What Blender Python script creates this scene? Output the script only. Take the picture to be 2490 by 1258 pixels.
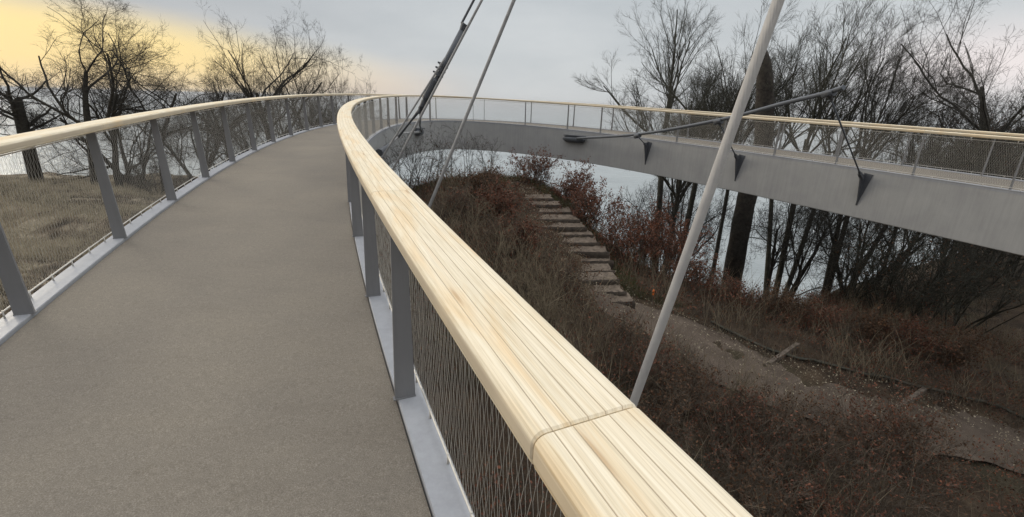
import bpy, math, random
import numpy as np
from mathutils import Vector, Matrix

sc = bpy.context.scene
for o in list(bpy.data.objects): bpy.data.objects.remove(o)
COL = sc.collection
R = math.radians

# ------------------------------------------------------------------ camera
F_PX, PITCH, ROLL = 1110.07, 0.3316, 0.0271
cam_d = bpy.data.cameras.new('camera'); cam = bpy.data.objects.new('camera', cam_d); COL.objects.link(cam)
cam_d.sensor_fit = 'HORIZONTAL'; cam_d.sensor_width = 36.0
cam_d.lens = 36.0 * F_PX / 2490.0
cam_d.clip_start = 0.03; cam_d.clip_end = 60000
_f = Vector((0, math.cos(PITCH), -math.sin(PITCH)))
_r0 = Vector((1, 0, 0)); _u0 = Vector((0, math.sin(PITCH), math.cos(PITCH)))
_r = _r0 * math.cos(ROLL) + _u0 * math.sin(ROLL)
_u = -_r0 * math.sin(ROLL) + _u0 * math.cos(ROLL)
cam.matrix_world = Matrix(((_r.x, _u.x, -_f.x, 0), (_r.y, _u.y, -_f.y, 0), (_r.z, _u.z, -_f.z, 0), (0, 0, 0, 1)))
sc.camera = cam

def at(px, py, d):
    """world point seen at a photo pixel, at distance d metres ahead (y)"""
    v = _f * F_PX + _r * (px - 1245) + _u * (629 - py)
    return np.array(v * (d / v.y))

# ------------------------------------------------------------------ world
def N(t, typ, **kw):
    n = t.nodes.new(typ)
    for k, v in kw.items():
        if k.startswith('i_'):
            key = k[2:]
            n.inputs[int(key) if key.isdigit() else key].default_value = v
        else: setattr(n, k, v)
    return n
def math_n(t, op, a, b=None, c=None, clamp=False):
    n = t.nodes.new('ShaderNodeMath'); n.operation = op; n.use_clamp = clamp
    for i, v in enumerate((a, b, c)):
        if v is None: continue
        if isinstance(v, (int, float)): n.inputs[i].default_value = v
        else: t.links.new(v, n.inputs[i])
    return n.outputs[0]
def ramp(t, fac, stops, interp='LINEAR'):
    n = t.nodes.new('ShaderNodeValToRGB'); n.color_ramp.interpolation = interp
    els = n.color_ramp.elements
    while len(els) < len(stops): els.new(0.5)
    for e, (p, c) in zip(els, stops):
        e.position = p; e.color = (*c, 1) if len(c) == 3 else c
    t.links.new(fac, n.inputs[0]); return n.outputs[0]
def mixc(t, fac, a, b, mode='MIX'):
    n = t.nodes.new('ShaderNodeMix'); n.data_type = 'RGBA'; n.blend_type = mode
    if isinstance(fac, (int, float)): n.inputs[0].default_value = fac
    else: t.links.new(fac, n.inputs[0])
    for i, v in ((6, a), (7, b)):
        if isinstance(v, tuple): n.inputs[i].default_value = (*v, 1)
        else: t.links.new(v, n.inputs[i])
    return n.outputs[2]
def mapr(t, v, a, b, c=0.0, d=1.0, smooth=True):
    n = t.nodes.new('ShaderNodeMapRange'); n.interpolation_type = 'SMOOTHSTEP' if smooth else 'LINEAR'
    t.links.new(v, n.inputs[0])
    for i, x in zip((1, 2, 3, 4), (a, b, c, d)): n.inputs[i].default_value = x
    return n.outputs[0]

SUN_EL, SUN_AZ = R(16), R(-62)      # azimuth measured from +Y towards +X
w = bpy.data.worlds.new("World"); sc.world = w; w.use_nodes = True
t = w.node_tree; t.nodes.clear()
out = N(t, 'ShaderNodeOutputWorld'); bg = N(t, 'ShaderNodeBackground')
t.links.new(bg.outputs[0], out.inputs[0])
tc = N(t, 'ShaderNodeTexCoord'); sep = N(t, 'ShaderNodeSeparateXYZ'); t.links.new(tc.outputs['Generated'], sep.inputs[0])
X, Y, Z = sep.outputs
az = math_n(t, 'MULTIPLY', math_n(t, 'ARCTAN2', X, Y), 57.2958)        # degrees, left negative
el = math_n(t, 'MULTIPLY', math_n(t, 'ARCSINE', Z), 57.2958)
no = N(t, 'ShaderNodeTexNoise', i_Scale=3.0, i_Detail=5.0, i_Roughness=0.55)
mp = N(t, 'ShaderNodeMapping'); mp.inputs['Scale'].default_value = (1, 1, 3.5)
t.links.new(tc.outputs['Generated'], mp.inputs[0]); t.links.new(mp.outputs[0], no.inputs[0])
nz = math_n(t, 'SUBTRACT', no.outputs[0], 0.5)
# overcast cloud deck, brighter overhead
cloud = ramp(t, mapr(t, el, -2, 90, 0, 1, False), [
    (0.0, (.59, .61, .62)), (0.045, (.63, .655, .67)), (0.10, (.60, .63, .65)), (0.16, (.56, .595, .62)),
    (0.26, (.80, .83, .86)), (0.45, (1.35, 1.38, 1.42)), (1.0, (1.9, 1.94, 2.0))])
# darker lavender bank towards the left, above the glow
left = mapr(t, az, 0, -45)
cloud = mixc(t, math_n(t, 'MULTIPLY', left, 0.55), cloud, mixc(t, 1.0, cloud, (.66, .64, .66), 'MULTIPLY'))
# land and forest behind the viewer darken the sky there
back = mapr(t, Y, 0.1, -0.7)
lowb = mapr(t, el, 50, 15)
cloud = mixc(t, math_n(t, 'MULTIPLY', math_n(t, 'MULTIPLY', back, lowb), .7), cloud, (.22, .21, .20))
cloud = mixc(t, 1.0, cloud, ramp(t, no.outputs[0], [(0.3, (.90, .91, .92)), (0.7, (1.08, 1.07, 1.06))]), 'MULTIPLY')
# yellow evening glow low on the left
top = math_n(t, 'ADD', mapr(t, az, -52, -8, 8.3, 2.8, False), math_n(t, 'MULTIPLY', nz, 2.6))
g1 = mapr(t, math_n(t, 'SUBTRACT', top, el), -1.6, 2.4)
g2 = mapr(t, az, -7, -36)
g3 = mapr(t, az, -120, -75)
glow = math_n(t, 'MULTIPLY', math_n(t, 'MULTIPLY', g1, g2), g3)
gcol = ramp(t, mapr(t, math_n(t, 'ADD', el, math_n(t, 'MULTIPLY', nz, 3.0)), 0, 10, 0, 1, False), [(0, (.82, .66, .44)), (0.25, (1.0, .77, .38)), (0.6, (1.04, .82, .38)), (1, (.86, .68, .44))])
cloud = mixc(t, glow, cloud, gcol)
# faint peach veil nearer the middle
pe = math_n(t, 'MULTIPLY', mapr(t, math_n(t, 'ABSOLUTE', math_n(t, 'ADD', az, 16)), 15, 0), mapr(t, el, 5, .5))
cloud = mixc(t, math_n(t, 'MULTIPLY', pe, .5), cloud, (.82, .66, .52))
# pale break in the cloud behind the right-hand trees
rb = math_n(t, 'MULTIPLY', mapr(t, math_n(t, 'ABSOLUTE', math_n(t, 'ADD', az, -44)), 14, 1), mapr(t, math_n(t, 'ABSOLUTE', math_n(t, 'ADD', el, -4)), 5, 0))
cloud = mixc(t, rb, cloud, (.90, .83, .82))
sky = N(t, 'ShaderNodeTexSky', sky_type='NISHITA', sun_disc=False)
sky.sun_elevation = SUN_EL; sky.sun_rotation = SUN_AZ
skys = mixc(t, 1.0, sky.outputs[0], (.09, .09, .09), 'MULTIPLY')
final = mixc(t, 0.96, skys, cloud)
t.links.new(final, bg.inputs[0]); bg.inputs[1].default_value = 1.0

sl = bpy.data.lights.new('sun', 'SUN'); sl.energy = 1.3; sl.angle = R(26); sl.color = (1, .90, .74)
so = bpy.data.objects.new('sun', sl); COL.objects.link(so)
sd = Vector((math.cos(SUN_EL) * math.sin(SUN_AZ), math.cos(SUN_EL) * math.cos(SUN_AZ), math.sin(SUN_EL)))
so.rotation_euler = (-sd).to_track_quat('-Z', 'Y').to_euler()

sc.view_settings.view_transform = 'Standard'; sc.view_settings.look = 'None'
sc.view_settings.exposure = 0.0; sc.view_settings.gamma = 1; sc.view_settings.use_curve_mapping = False
sc.render.engine = 'CYCLES'

# ------------------------------------------------------------------ materials
def new_mat(name, col=(.5, .5, .5), rough=.6, metal=0.0, spec=.5):
    m = bpy.data.materials.new(name); m.use_nodes = True
    t = m.node_tree; b = t.nodes['Principled BSDF']
    b.inputs['Base Color'].default_value = (*col, 1); b.inputs['Roughness'].default_value = rough
    b.inputs['Metallic'].default_value = metal; b.inputs['Specular IOR Level'].default_value = spec
    return m, t, b
def noise(t, scale, detail=4, rough=.6, vec=None, dist=0.0):
    n = N(t, 'ShaderNodeTexNoise', i_Scale=scale, i_Detail=detail, i_Roughness=rough, i_Distortion=dist)
    if vec is not None: t.links.new(vec, n.inputs[0])
    return n.outputs[0]
def objco(t, scale=None):
    c = N(t, 'ShaderNodeTexCoord').outputs['Object']
    if scale:
        m = N(t, 'ShaderNodeMapping'); m.inputs['Scale'].default_value = scale; t.links.new(c, m.inputs[0]); c = m.outputs[0]
    return c
def uvco(t, scale=None):
    c = N(t, 'ShaderNodeTexCoord').outputs['UV']
    if scale:
        m = N(t, 'ShaderNodeMapping'); m.inputs['Scale'].default_value = scale; t.links.new(c, m.inputs[0]); c = m.outputs[0]
    return c
def bump(t, b, h, strength=.3, dist=.01):
    n = N(t, 'ShaderNodeBump'); n.inputs['Strength'].default_value = strength; n.inputs['Distance'].default_value = dist
    t.links.new(h, n.inputs['Height']); t.links.new(n.outputs[0], b.inputs['Normal'])
def simple(name, c1, c2, scale, rough=.7, metal=0., bmp=0., bscale=None, detail=5, spec=.4):
    m, t, b = new_mat(name, c1, rough, metal, spec)
    co = objco(t)
    n = noise(t, scale, detail, .6, co)
    t.links.new(ramp(t, n, [(.33, c1), (.67, c2)]), b.inputs['Base Color'])
    if bmp: bump(t, b, noise(t, bscale or scale * 3, 4, .6, co), bmp)
    return m

# deck: brown-grey gritty resin
M_deck, t, b = new_mat('deck_grit', rough=.85, spec=.3)
co = objco(t)
n1 = noise(t, 190, 3, .7, co); n2 = noise(t, .7, 4, .55, co); n3 = noise(t, 38, 3, .7, co)
c = ramp(t, n1, [(.34, (.147, .128, .101)), (.52, (.202, .178, .145)), (.68, (.288, .258, .215))])
c = mixc(t, 1.0, c, ramp(t, n2, [(.3, (.86, .86, .87)), (.7, (1.08, 1.07, 1.04))]), 'MULTIPLY')
c = mixc(t, 1.0, c, ramp(t, n3, [(.3, (.90, .90, .90)), (.7, (1.09, 1.09, 1.09))]), 'MULTIPLY')
n4 = noise(t, 1.0, 5, .65, objco(t, (.9, 3.2, 1)), .4)
c = mixc(t, 1.0, c, ramp(t, n4, [(.36, (.95, .945, .94)), (.48, (1, 1, 1)), (.75, (1.02, 1.015, 1.0))]), 'MULTIPLY')
n5 = noise(t, 6.5, 3, .5, co)
c = mixc(t, 1.0, c, ramp(t, n5, [(.70, (1, 1, 1)), (.78, (.86, .85, .83))]), 'MULTIPLY')
t.links.new(c, b.inputs['Base Color']); bump(t, b, n1, .35, .003)

def paint(name, c, rough=.45):
    m, t, b = new_mat(name, c, rough, 0.0, .45)
    co = objco(t)
    a = noise(t, 1.6, 5, .6, co); g = noise(t, 60, 3, .6, co)
    cc = mixc(t, 1.0, c, ramp(t, a, [(.3, (.90, .90, .91)), (.7, (1.06, 1.06, 1.05))]), 'MULTIPLY')
    cz = noise(t, 3.0, 5, .75, objco(t, (4.5, 4.5, .25)))
    cc = mixc(t, .38, cc, mixc(t, 1.0, cc, ramp(t, cz, [(.35, (.75, .75, .74)), (.6, (1.05, 1.05, 1.05))]), 'MULTIPLY'))
    t.links.new(cc, b.inputs['Base Color'])
    t.links.new(mapr(t, g, .3, .7, rough - .06, rough + .1, False), b.inputs['Roughness'])
    bump(t, b, g, .08, .002)
    return m
M_girder = paint('girder_paint', (.37, .37, .362), .5)
M_kerb = paint('kerb_paint', (.35, .36, .38), .4)
M_post = paint('post_paint', (.20, .20, .205), .45)
M_dark = paint('dark_cast_steel', (.085, .09, .10), .5)
M_cable_dark = paint('dark_cable', (.10, .11, .125), .45)
M_steel, t, b = new_mat('stainless_wire', (.62, .59, .53), .42, .35)

# pale laminated wood, u across the board (metres), v along it (metres)
M_wood, t, b = new_mat('pale_wood', rough=.78, spec=.2)
uv = uvco(t); su = N(t, 'ShaderNodeSeparateXYZ'); t.links.new(uv, su.inputs[0])
lam = math_n(t, 'FLOOR', math_n(t, 'DIVIDE', math_n(t, 'ADD', su.outputs[0], .5), .0333))
wn = N(t, 'ShaderNodeTexWhiteNoise', noise_dimensions='2D')
cb = N(t, 'ShaderNodeCombineXYZ'); t.links.new(lam, cb.inputs[0])
t.links.new(cb.outputs[0], wn.inputs['Vector'])
off = N(t, 'ShaderNodeCombineXYZ'); t.links.new(math_n(t, 'MULTIPLY', wn.outputs[0], 7.3), off.inputs[1]); t.links.new(math_n(t, 'MULTIPLY', wn.outputs[0], 3.1), off.inputs[2])
va = N(t, 'ShaderNodeVectorMath', operation='ADD'); t.links.new(uv, va.inputs[0]); t.links.new(off.outputs[0], va.inputs[1])
def vmap(v, s):
    m = N(t, 'ShaderNodeMapping'); m.inputs['Scale'].default_value = s; t.links.new(v, m.inputs[0]); return m.outputs[0]
gr1 = noise(t, 1.0, 4, .6, vmap(va.outputs[0], (85, 1.6, 1)), .7)
gr2 = noise(t, 1.0, 3, .6, vmap(va.outputs[0], (330, 6, 1)))
gr3 = noise(t, 1.0, 4, .55, vmap(uv, (9, 1.6, 1)), .8)
c = ramp(t, gr1, [(.28, (.66, .54, .36)), (.38, (.77, .67, .49)), (.55, (.81, .725, .56)), (.66, (.77, .67, .49)), (.74, (.82, .735, .57))])
c = mixc(t, 1.0, c, ramp(t, wn.outputs[0], [(0, (.965, .96, .945)), (1, (1.02, 1.02, 1.02))]), 'MULTIPLY')
c = mixc(t, 1.0, c, ramp(t, gr2, [(.3, (.84, .82, .78)), (.6, (1.04, 1.04, 1.04))]), 'MULTIPLY')
c = mixc(t, .55, c, mixc(t, 1.0, c, ramp(t, gr3, [(.33, (.96, .78, .56)), (.5, (1.0, 1.0, 1.0)), (.7, (1.05, 1.06, 1.10))]), 'MULTIPLY'))
vo = N(t, 'ShaderNodeTexVoronoi', i_Scale=1.0, i_Randomness=1.0); t.links.new(vmap(va.outputs[0], (13, 1.35, 1)), vo.inputs['Vector'])
c = mixc(t, mapr(t, vo.outputs['Distance'], .11, .03, 0, .75), c, (.40, .24, .12))
c = mixc(t, mapr(t, vo.outputs['Distance'], .34, .12, 0, .30), c, (.70, .53, .32))
seam = math_n(t, 'ABSOLUTE', math_n(t, 'SUBTRACT', math_n(t, 'FRACT', math_n(t, 'DIVIDE', math_n(t, 'ADD', su.outputs[0], .5 * .0333), .0333)), .5))
c = mixc(t, math_n(t, 'MULTIPLY', mapr(t, seam, .05, .012), mapr(t, gr3, .25, .6, .45, 1.0)), c, (.54, .455, .335))
t.links.new(c, b.inputs['Base Color']); bump(t, b, gr2, .12, .002)

# spiral-strand cable: u around, v along in metres
def strand_mat(name, c1, c2, rough, metal):
    m, t, b = new_mat(name, rough=rough, metal=metal)
    s = N(t, 'ShaderNodeSeparateXYZ'); t.links.new(uvco(t), s.inputs[0])
    ph = math_n(t, 'ADD', math_n(t, 'MULTIPLY', s.outputs[0], 26 * 6.2832), math_n(t, 'MULTIPLY', s.outputs[1], 260))
    wv = math_n(t, 'MULTIPLY', math_n(t, 'ADD', math_n(t, 'SINE', ph), 1.0), .5)
    nn = noise(t, 5, 4, .6, objco(t))
    c = mixc(t, wv, c1, c2)
    c = mixc(t, 1.0, c, ramp(t, nn, [(.3, (.85, .85, .86)), (.7, (1.06, 1.05, 1.04))]), 'MULTIPLY')
    t.links.new(c, b.inputs['Base Color']); bump(t, b, wv, .8, .004)
    return m
M_strand = strand_mat('galvanised_strand', (.42, .405, .385), (.72, .70, .66), .55, .1)
M_cable = simple('galvanised_cable', (.26, .255, .25), (.36, .355, .345), 6, .5)

M_bark = simple('bark', (.022, .019, .015), (.060, .054, .043), 9, .95, bmp=.6, bscale=22)
M_bark2 = simple('mossy_bark', (.030, .030, .021), (.075, .070, .052), 7, .95, bmp=.6, bscale=20)
M_snag = simple('pale_bark', (.020, .017, .014), (.062, .052, .042), 6, .95, bmp=.7, bscale=14)
M_twig = simple('grey_twig', (.048, .036, .026), (.165, .130, .094), 2.5, .9)
M_rleaf = simple('russet_leaf', (.070, .025, .014), (.20, .075, .038), 5, .8)
M_bleaf = simple('brown_leaf', (.050, .024, .012), (.15, .075, .034), 4, .8)
M_straw = simple('straw', (.22, .19, .13), (.52, .45, .32), 3, .9)
M_stalk = simple('tan_stalk', (.10, .078, .050), (.29, .235, .155), 2.2, .9)
M_dgrass = simple('olive_grass', (.045, .046, .016), (.125, .118, .046), 2.5, .9)
M_timber = simple('weathered_timber', (.08, .063, .047), (.17, .135, .105), 7, .85, bmp=.5, bscale=25)
M_riser = simple('shade_toned_timber', (.022, .017, .012), (.062, .047, .034), 7, .9, bmp=.5, bscale=25)  # riser shade put into the timber colour, set against the sky-lit treads
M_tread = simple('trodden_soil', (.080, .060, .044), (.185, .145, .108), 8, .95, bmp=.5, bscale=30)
M_orange, t, b = new_mat('orange_paint', (.65, .16, .03), .5)
M_chalk = simple('chalk', (.45, .44, .41), (.62, .61, .58), 1.5, .95, bmp=.5, bscale=6)

M_ground, t, b = new_mat('hill_soil', rough=.95, spec=.2)
co = objco(t)
a = noise(t, 1.3, 6, .62, co); g = noise(t, 22, 5, .7, co); k = noise(t, .35, 4, .6, co)
c = ramp(t, a, [(.3, (.024, .017, .011)), (.5, (.058, .040, .026)), (.7, (.105, .077, .050))])
c = mixc(t, ramp(t, k, [(.52, (0, 0, 0)), (.64, (.6, .6, .6))]), c, (.055, .050, .030))
sx = N(t, 'ShaderNodeSeparateXYZ'); t.links.new(co, sx.inputs[0])
lf = mapr(t, sx.outputs[0], -4, -9)                          # meadow outside the loop
lg = ramp(t, noise(t, .8, 5, .65, co), [(.36, (.05, .038, .026)), (.5, (.17, .135, .093)), (.62, (.34, .29, .21))])
c = mixc(t, lf, c, lg)
c = mixc(t, 1.0, c, ramp(t, g, [(.3, (.55, .55, .55)), (.7, (1.4, 1.38, 1.35))]), 'MULTIPLY')
t.links.new(c, b.inputs['Base Color']); bump(t, b, g, .9, .05)
M_path, t, b = new_mat('path_gravel', rough=.95, spec=.2)
co = objco(t); a = noise(t, 60, 4, .75, co); g = noise(t, 1.8, 5, .6, co)
c = ramp(t, g, [(.3, (.078, .060, .046)), (.7, (.140, .110, .086))])
c = mixc(t, 1.0, c, ramp(t, a, [(.35, (.6, .6, .6)), (.6, (1.15, 1.13, 1.1)), (.72, (2.0, 1.9, 1.8))]), 'MULTIPLY')
t.links.new(c, b.inputs['Base Color']); bump(t, b, a, .8, .02)

M_sea, t, b = new_mat('sea_water', (.20, .245, .25), .32, 0, .5)
co = objco(t)
wv1 = noise(t, .035, 6, .62, objco(t, (1, 1.6, 1))); wv2 = noise(t, .006, 4, .6, objco(t, (.6, 1.8, 1)))
t.links.new(ramp(t, wv2, [(.35, (.22, .25, .255)), (.65, (.33, .365, .365))]), b.inputs['Base Color'])
bump(t, b, wv1, .55, 6.0)

# ------------------------------------------------------------------ mesh helpers
def mesh_np(name, V, F, mat, parent=None, smooth=False, uv=None):
    V = np.asarray(V, np.float32); F = np.asarray(F, np.int32)
    me = bpy.data.meshes.new(name)
    m, k = F.shape
    me.vertices.add(len(V)); me.vertices.foreach_set('co', V.ravel())
    me.loops.add(m * k); me.loops.foreach_set('vertex_index', F.ravel())
    me.polygons.add(m); me.polygons.foreach_set('loop_start', np.arange(0, m * k, k, dtype=np.int32))
    me.polygons.foreach_set('loop_total', np.full(m, k, np.int32))
    if smooth: me.polygons.foreach_set('use_smooth', np.ones(m, bool))
    if uv is not None:
        l = me.uv_layers.new(name='UVMap'); l.data.foreach_set('uv', np.asarray(uv, np.float32)[F.ravel()].ravel())
    me.update(calc_edges=True); me.validate()
    for mm in (mat if isinstance(mat, (list, tuple)) else [mat]): me.materials.append(mm)
    o = bpy.data.objects.new(name, me); COL.objects.link(o)
    if parent is not None: o.parent = parent
    return o
def tag(o, label=None, cat=None, group=None, kind=None):
    if label: o['label'] = label
    if cat: o['category'] = cat
    if group: o['group'] = group
    if kind: o['kind'] = kind
    return o
def thing(name, label, cat, loc=(0, 0, 0), group=None):
    o = bpy.data.objects.new(name, None); COL.objects.link(o); o.location = loc; o.empty_display_size = .2
    return tag(o, label, cat, group)
class MB:
    """collects shapes in world coordinates; build() makes ONE mesh"""
    def __init__(s): s.v = []; s.f = []; s.uv = []; s.n = 0
    def add(s, V, F, uv=None):
        V = np.asarray(V, float); s.v.append(V)
        s.f += [tuple(i + s.n for i in f) for f in F]
        s.uv.append(np.zeros((len(V), 2)) if uv is None else np.asarray(uv)); s.n += len(V); return s
    def box(s, c, ex, ey, ez, hx, hy, hz):
        c, ex, ey, ez = [np.asarray(q, float) for q in (c, ex, ey, ez)]
        V = [c + ex * hx * a + ey * hy * b_ + ez * hz * d for d in (-1, 1) for b_ in (-1, 1) for a in (-1, 1)]
        return s.add(V, [(0, 2, 3, 1), (4, 5, 7, 6), (0, 1, 5, 4), (2, 6, 7, 3), (0, 4, 6, 2), (1, 3, 7, 5)])
    def tube(s, P, r, k=12, caps=True):
        P = np.asarray(P, float); n = len(P); r = np.full(n, r) if np.isscalar(r) else np.asarray(r, float)
        T = np.gradient(P, axis=0); T /= np.linalg.norm(T, axis=1)[:, None]
        ref = np.array([.13, .21, .97]) if abs(T[0] @ np.array([.13, .21, .97])) < .93 else np.array([.95, .2, .1])
        A = np.cross(T, ref); A /= np.linalg.norm(A, axis=1)[:, None]; B = np.cross(T, A)
        ang = np.arange(k + 1) * 2 * np.pi / k
        V = P[:, None] + r[:, None, None] * (A[:, None] * np.cos(ang)[None, :, None] + B[:, None] * np.sin(ang)[None, :, None])
        L = np.concatenate([[0], np.cumsum(np.linalg.norm(np.diff(P, axis=0), axis=1))])
        uv = np.stack([np.broadcast_to(ang / (2 * np.pi), (n, k + 1)), np.broadcast_to(L[:, None], (n, k + 1))], 2).reshape(-1, 2)
        F = [(i * (k + 1) + j, i * (k + 1) + j + 1, (i + 1) * (k + 1) + j + 1, (i + 1) * (k + 1) + j) for i in range(n - 1) for j in range(k)]
        if caps: F += [tuple(range(k))[::-1], tuple((n - 1) * (k + 1) + j for j in range(k))]
        return s.add(V.reshape(-1, 3), F, uv)
    def build(s, name, mat, parent=None, smooth=False):
        V = np.concatenate(s.v); me = bpy.data.meshes.new(name); me.from_pydata(V.tolist(), [], s.f)
        uv = np.concatenate(s.uv); l = me.uv_layers.new(name='UVMap')
        idx = np.empty(len(me.loops), np.int32); me.loops.foreach_get('vertex_index', idx)
        l.data.foreach_set('uv', uv[idx].astype(np.float32).ravel())
        if smooth:
            fl = np.array([len(f) <= 4 for f in s.f]); me.polygons.foreach_set('use_smooth', fl)
        me.materials.append(mat); o = bpy.data.objects.new(name, me); COL.objects.link(o)
        if parent is not None:
            o.parent = parent; o.matrix_parent_inverse = Matrix.Translation(-Vector(parent.location))
        return o
def unparent_off(o, parent):
    o.parent = parent; o.matrix_parent_inverse = Matrix.Translation(-Vector(parent.location)); return o

# ------------------------------------------------------------------ the loop's centre line
CP = np.array([7.898, -15.268, 3.704, -8.7225, .1939, -2.374, -2.6321, 3.7771, -4.747, 9.7749, -5.9591, 15.5, -6.2489, 20.3595,
      -5.1978, 23.7787, -2.8096, 25.3435, .5845, 24.8673, 4.4981, 22.3086, 8.5565, 17.6531, 12.6955, 10.887, 16.9401, 2.0094, 21.2, -6.9]).reshape(-1, 2)
ZP = np.array([-2.562, -1.9553, -1.3139, -.9229, -1.0547, -1.6495, -2.334])
def bspl(c, t):
    c = np.asarray(c, float); i = np.clip(t.astype(int), 0, len(c) - 4); u = t - i
    if c.ndim > 1: u = u[:, None]
    return ((1 - u)**3 * c[i] + (3 * u**3 - 6 * u**2 + 4) * c[i + 1] + (-3 * u**3 + 3 * u**2 + 3 * u + 1) * c[i + 2] + u**3 * c[i + 3]) / 6
_t = np.linspace(0, 12 - 1e-6, 4000)
_c = bspl(CP, _t)
_tz = _t / 11 * 4
_z = bspl(ZP, np.clip(_tz, 0, 4 - 1e-9)); _sl = (_z[3600] - _z[3500]) / (_tz[3600] - _tz[3500]); _z = np.where(_tz > 4, _z[3665] + (_tz - 4) * _sl, _z)
_s = np.concatenate([[0], np.cumsum(np.linalg.norm(np.diff(_c, axis=0), axis=1))])
_tg = np.gradient(_c, axis=0); _tg /= np.linalg.norm(_tg, axis=1)[:, None]
_nn = np.stack([-_tg[:, 1], _tg[:, 0]], 1)
def frame(s):
    s = np.atleast_1d(np.asarray(s, float))
    f = lambda a: np.interp(s, _s, a)
    c = np.stack([f(_c[:, 0]), f(_c[:, 1]), f(_z)], 1)
    n = np.stack([f(_nn[:, 0]), f(_nn[:, 1]), 0 * s], 1); n /= np.linalg.norm(n, axis=1)[:, None]
    return c, n
def pt(s, o, dz):
    c, n = frame(s); return c + n * np.asarray(o)[..., None] * 1.0 + np.array([0, 0, 1.]) * np.asarray(dz)[..., None]
H = 2.3069 / 2; KW = .0458; GO = .0975; GD = 1.367; RH = 1.1644
S0, S1 = 4.5, 64.0
def sweep(sec, s, name, mat, parent, closed=True, caps=True, smooth=False, uvu=None, ends=None):
    """sec: list of (offset, dz) in order; swept along the centre line at the s stations"""
    s = np.asarray(s, float); sec = np.asarray(sec, float); k = len(sec); c, n = frame(s)
    secs = np.broadcast_to(sec, (len(s), k, 2)).copy()
    if ends is not None: secs[0] = ends; secs[-1] = ends
    V = c[:, None] + n[:, None] * secs[..., 0:1] + np.array([0, 0, 1.]) * secs[..., 1:2]
    kk = k if closed else k - 1
    F = [(i * k + j, (i + 1) * k + j, (i + 1) * k + (j + 1) % k, i * k + (j + 1) % k) for i in range(len(s) - 1) for j in range(kk)]
    if closed and caps: F += [tuple(range(k)), tuple((len(s) - 1) * k + j for j in range(k))[::-1]]
    u = sec[:, 0] if uvu is None else np.asarray(uvu)
    uv = np.stack([np.broadcast_to(u, (len(s), k)), np.broadcast_to(s[:, None], (len(s), k))], 2).reshape(-1, 2)
    mb = MB(); mb.add(V.reshape(-1, 3), F, uv); return mb.build(name, mat, parent, smooth)

st = np.arange(S0, S1 + .01, .2)
bridge = thing('footbridge', 'curving grey steel lookout bridge that loops out over the cliff edge', 'footbridge')
h = H
sweep([(h - KW, 0), (-(h - KW), 0), (-(h - KW), -.06), (h - KW, -.06)], st, 'deck', M_deck, bridge)
tag(bpy.data.objects['deck'], 'brown-grey gritty walking surface')
for sg in (1, -1):
    # flat silver kerb plate carrying the posts
    a, b_ = sg * (h - KW + .006), sg * (h + GO + .012)
    sec = [(a, -.05), (a, .022), (a + sg * .004, .028), (b_, .028), (b_, .006), (sg * (h + GO + .003), .006), (sg * (h + GO + .003), -.05)]
    if sg < 0: sec = sec[::-1]
    sweep(sec[::-1], st, 'kerb_plate', M_kerb, bridge)
g = h + GO
sweep([(-g, .004), (-g, -GD + .02), (-g + .02, -GD), (g - .45, -GD), (g, -GD * .55), (g, .004), (g - .02, .004), (g - .02, -.065), (-g + .02, -.065), (-g + .02, .004)], st, 'girder', M_girder, bridge)

# ------------------------------------------------------------------ railings
posts_in = [6.7, 8.4, 10.05, 11.75, 13.13, 14.75, 16.4, 18.0, 19.6, 21.2, 22.9, 24.5, 26.2, 27.8, 29.15, 30.45, 31.85, 34.31, 37.73, 41.01, 43.53, 45.41,
            47.33, 49.27, 51.2, 53.13, 55.03, 56.95, 58.85, 60.8, 62.7]
posts_out = [6.9, 8.55, 10.2, 11.9, 13.55, 15.27, 16.94, 18.55, 20.2, 21.86, 23.52, 25.23, 26.9, 28.38, 29.71, 31.2, 32.8, 34.5, 36.17, 38.21, 40.43, 42.63,
             44.64, 46.5, 48.35, 50.2, 52.1, 53.97, 55.83, 57.65, 59.5, 61.4, 63.3]
GY = h  # post line
def rail_section(sg):
    """rounded board, 6 strips with narrow grooves between them; returns offsets relative to board centre"""
    wd, top, bot, r = .1, RH + .004, RH - .068, .022
    pts = []
    for a in np.linspace(180, 90, 5): pts.append((-wd + r + r * math.cos(R(a)), top - r + r * math.sin(R(a))))
    for gx in (-.0666, -.0333, 0, .0333, .0666):
        pts += [(gx - .0014, top), (gx, top - .0018), (gx + .0014, top)]
    for a in np.linspace(90, 0, 5): pts.append((wd - r + r * math.cos(R(a)), top - r + r * math.sin(R(a))))
    for a in np.linspace(0, -90, 4): pts.append((wd - .028 + .028 * math.cos(R(a)), bot + .028 + .028 * math.sin(R(a))))
    for a in np.linspace(-90, -180, 4): pts.append((-wd + .028 + .028 * math.cos(R(a)), bot + .028 + .028 * math.sin(R(a))))
    return np.array(pts)
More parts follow.
